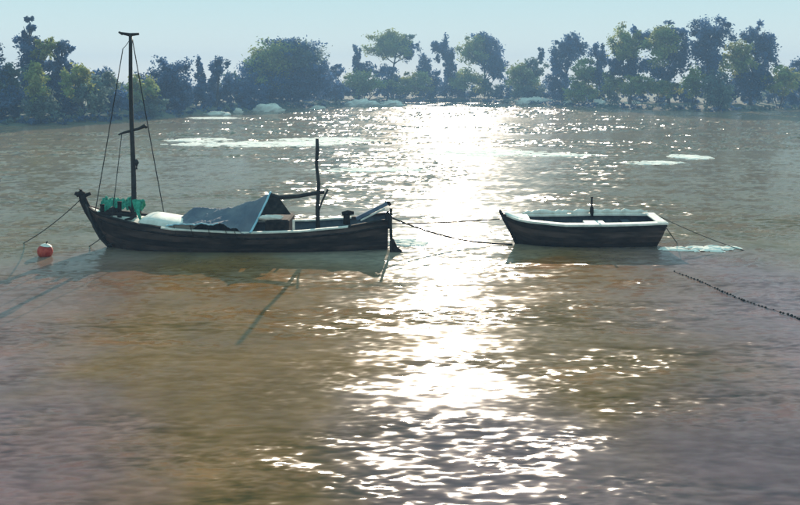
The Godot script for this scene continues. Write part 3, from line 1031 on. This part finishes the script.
func moorings() -> void:
	var s := on_water(391, 252)
	var root := base("mooring_stake", s)
	tag(root, "thin dark stake standing in the water at the stern of the masted boat", "stake")
	var st := new_st()
	tube(st, [Vector3(0, -0.6, 0), Vector3(0.01, 0.3, 0), Vector3(-0.01, 0.8, 0), Vector3(0.0, 1.25, 0), Vector3(0, 1.29, 0)], [0.05, 0.048, 0.042, 0.04, 0.05], 8)
	put("pole", done(st), M.spar, root)
	st = new_st(false)
	var w := []
	for z in [-0.05, 0.05]:
		w.append([Vector3(0.02, -0.2, z), Vector3(0.02, 0.44, z), Vector3(0.09, 0.36, z), Vector3(0.18, 0.16, z), Vector3(0.34, 0.02, z), Vector3(0.34, -0.2, z)])
	loft(st, w, true)
	fan(st, w[0]); fan(st, w[1], true)
	put("foot_wedge", done(st), M.tar, root)
	line("slack dark rope from the masted boat's stern down to the small boat's waterline", Vector3(-0.36, 0.98, -28.2), Vector3(3.45, 0.02, -28.9), 0.22, 0.026)
	line("straight thin line from the stake to the small boat's stem", s + Vector3(0, 0.83, 0), Vector3(3.08, 0.76, -29.1), 0.03, 0.019)
	line("thin rope from the masted boat's stem down to the water at far left", Vector3(-9.66, 1.45, -28.5), on_water(22, 243) + Vector3(0, -0.03, 0), 0.10, 0.013)
	line("short rope from the masted boat's bow down into the water", Vector3(-8.72, 0.50, -28.2), on_water(87, 246) + Vector3(0, -0.05, 0), 0.02, 0.013)
	line("long thin rope from the small boat's stern slanting into the water at right", Vector3(7.98, 0.86, -29.0), on_water(748, 251) + Vector3(0, -0.03, 0), 0.06, 0.011)
	line("short rope dropping from the small boat's stern beside the long one", Vector3(8.0, 0.76, -28.8), on_water(678, 243) + Vector3(0, -0.03, 0), 0.02, 0.012)
	# knots
	# buoy
	var bp := on_water(44, 256)
	var b := base("buoy", bp)
	b.rotation.z = -0.16
	b.position.y = -0.02
	tag(b, "red float with a white top on the water left of the masted boat", "buoy")
	st = new_st()
	var rows := []
	for i in 13:
		var t := i / 12.0
		var th := PI * t
		var row := []
		for j in 20:
			var a := TAU * j / 20.0
			row.append(Vector3(sin(th) * cos(a) * 0.22, 0.16 + cos(th) * 0.21, sin(th) * sin(a) * 0.22))
		rows.append(row)
	loft(st, rows, true)
	put("float_body", done(st), M.red, b)
	st = new_st()
	rows = []
	for i in 6:
		var th := 0.05 + 0.75 * i / 5.0
		var row := []
		for j in 20:
			var a := TAU * j / 20.0
			row.append(Vector3(sin(th) * cos(a) * 0.226, 0.166 + cos(th) * 0.216, sin(th) * sin(a) * 0.226))
		rows.append(row)
	loft(st, rows, true)
	fan(st, rows[0], true)
	put("white_cap", done(st), M.white, b)
	st = new_st()
	tube(st, [Vector3(0, 0.36, 0), Vector3(0, 0.42, 0), Vector3(0.03, 0.44, 0)], [0.03, 0.025, 0.02], 7)
	put("eye", done(st), M.tar, b)
	# a line of small corks floating on the water at right
	var fl := base("float_line", Vector3.ZERO)
	tag(fl, "line of small dark corks floating on the water at right", "float line")
	var cork := SphereMesh.new()
	cork.radius = 0.026
	cork.height = 0.042
	cork.radial_segments = 10
	cork.rings = 5
	var a := on_water(674, 272)
	var e := on_water(812, 325)
	var pts := []
	for i in 47:
		var t := i / 46.0
		var p := a.lerp(e, t)
		p.x += 0.06 * sin(t * 9.0)
		p.z += 0.25 * sin(t * PI)
		p.y = 0.012
		pts.append(p)
		if rng.randf() < 0.8:
			var o := put("cork", cork, M.cork, fl)
			o.position = p + Vector3(rng.randf_range(-0.02, 0.02), 0.008, rng.randf_range(-0.03, 0.03))
			o.scale = Vector3.ONE * rng.randf_range(0.7, 1.3)
	st = new_st()
	tube(st, pts, 0.004, 5)
	put("cord", done(st), M.rope, fl)

# ---------------------------------------------------------------- added glint sheets and stake splash on the river
# an added white sheet in place of glints: lumpy, a few centimetres thick, present only where its own noise is high
func white_sheet(px: float, py: float, rx: float, rz: float, thr: float, cell: float, label: String, f := 1.0, lump := 0.08) -> void:
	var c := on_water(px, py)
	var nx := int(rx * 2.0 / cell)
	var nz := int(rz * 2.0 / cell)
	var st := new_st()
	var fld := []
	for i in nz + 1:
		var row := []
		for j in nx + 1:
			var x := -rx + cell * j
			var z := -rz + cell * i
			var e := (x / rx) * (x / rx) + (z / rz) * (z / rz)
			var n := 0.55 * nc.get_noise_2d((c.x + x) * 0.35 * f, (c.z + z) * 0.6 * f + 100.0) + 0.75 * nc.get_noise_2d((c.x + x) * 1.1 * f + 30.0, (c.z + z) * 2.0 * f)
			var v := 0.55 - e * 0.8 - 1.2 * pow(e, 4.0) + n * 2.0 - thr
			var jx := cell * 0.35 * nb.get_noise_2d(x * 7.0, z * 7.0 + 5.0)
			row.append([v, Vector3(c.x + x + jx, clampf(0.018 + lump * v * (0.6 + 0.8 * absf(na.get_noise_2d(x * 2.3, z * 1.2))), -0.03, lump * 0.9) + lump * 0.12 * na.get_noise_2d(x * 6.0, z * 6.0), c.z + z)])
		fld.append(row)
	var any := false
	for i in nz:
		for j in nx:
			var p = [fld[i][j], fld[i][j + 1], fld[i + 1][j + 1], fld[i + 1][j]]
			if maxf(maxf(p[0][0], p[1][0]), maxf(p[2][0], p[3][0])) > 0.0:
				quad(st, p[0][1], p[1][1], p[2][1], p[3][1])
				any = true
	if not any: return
	var o := put("glint_foam_sheet", done(st), M.glint_foam)
	tag(o, label, "glint_foam", "", "stuff")

func glint_foam() -> void:
	white_sheet(262, 144, 9.5, 4.5, 0.25, 0.22, "long broken white sheet in place of glints behind the masted boat", 0.8, 0.06)
	white_sheet(200, 140, 4.0, 4.0, 0.45, 0.22, "white sheet patch in place of glints right of the tall mast", 0.8, 0.06)
	white_sheet(325, 140, 5.5, 5.5, 0.3, 0.22, "white sheet patch in place of glints beyond the top of the after mast", 0.8, 0.06)
	white_sheet(490, 153, 5.5, 4.5, 0.2, 0.2, "broad white sheet in place of glints above the gap between the boats", 0.8, 0.06)
	white_sheet(556, 155, 3.6, 2.0, 0.3, 0.16, "white sheet streak in place of glints above the small boat", 0.9, 0.06)
	white_sheet(655, 163, 2.6, 1.6, 0.25, 0.14, "white sheet patch in place of glints at right beyond the small boat", 0.9, 0.06)
	white_sheet(690, 157, 1.7, 2.8, 0.2, 0.14, "curled tip of the white glint sheet at right", 0.9, 0.07)
	white_sheet(372, 170, 4.2, 1.6, 0.3, 0.14, "thin white sheet in place of glints beyond the after mast", 1.0, 0.05)
	white_sheet(407, 243, 0.8, 0.8, 0.1, 0.04, "white splash behind the mooring stake", 2.0, 0.04)
	white_sheet(702, 249, 1.5, 0.6, 0.2, 0.05, "white sheet strip in place of a glint at the small boat's stern", 1.5, 0.06)
	white_sheet(214, 118, 6.0, 5.0, 0.4, 0.35, "white sheet strip in place of glints near the far bank at left", 0.6, 0.08)
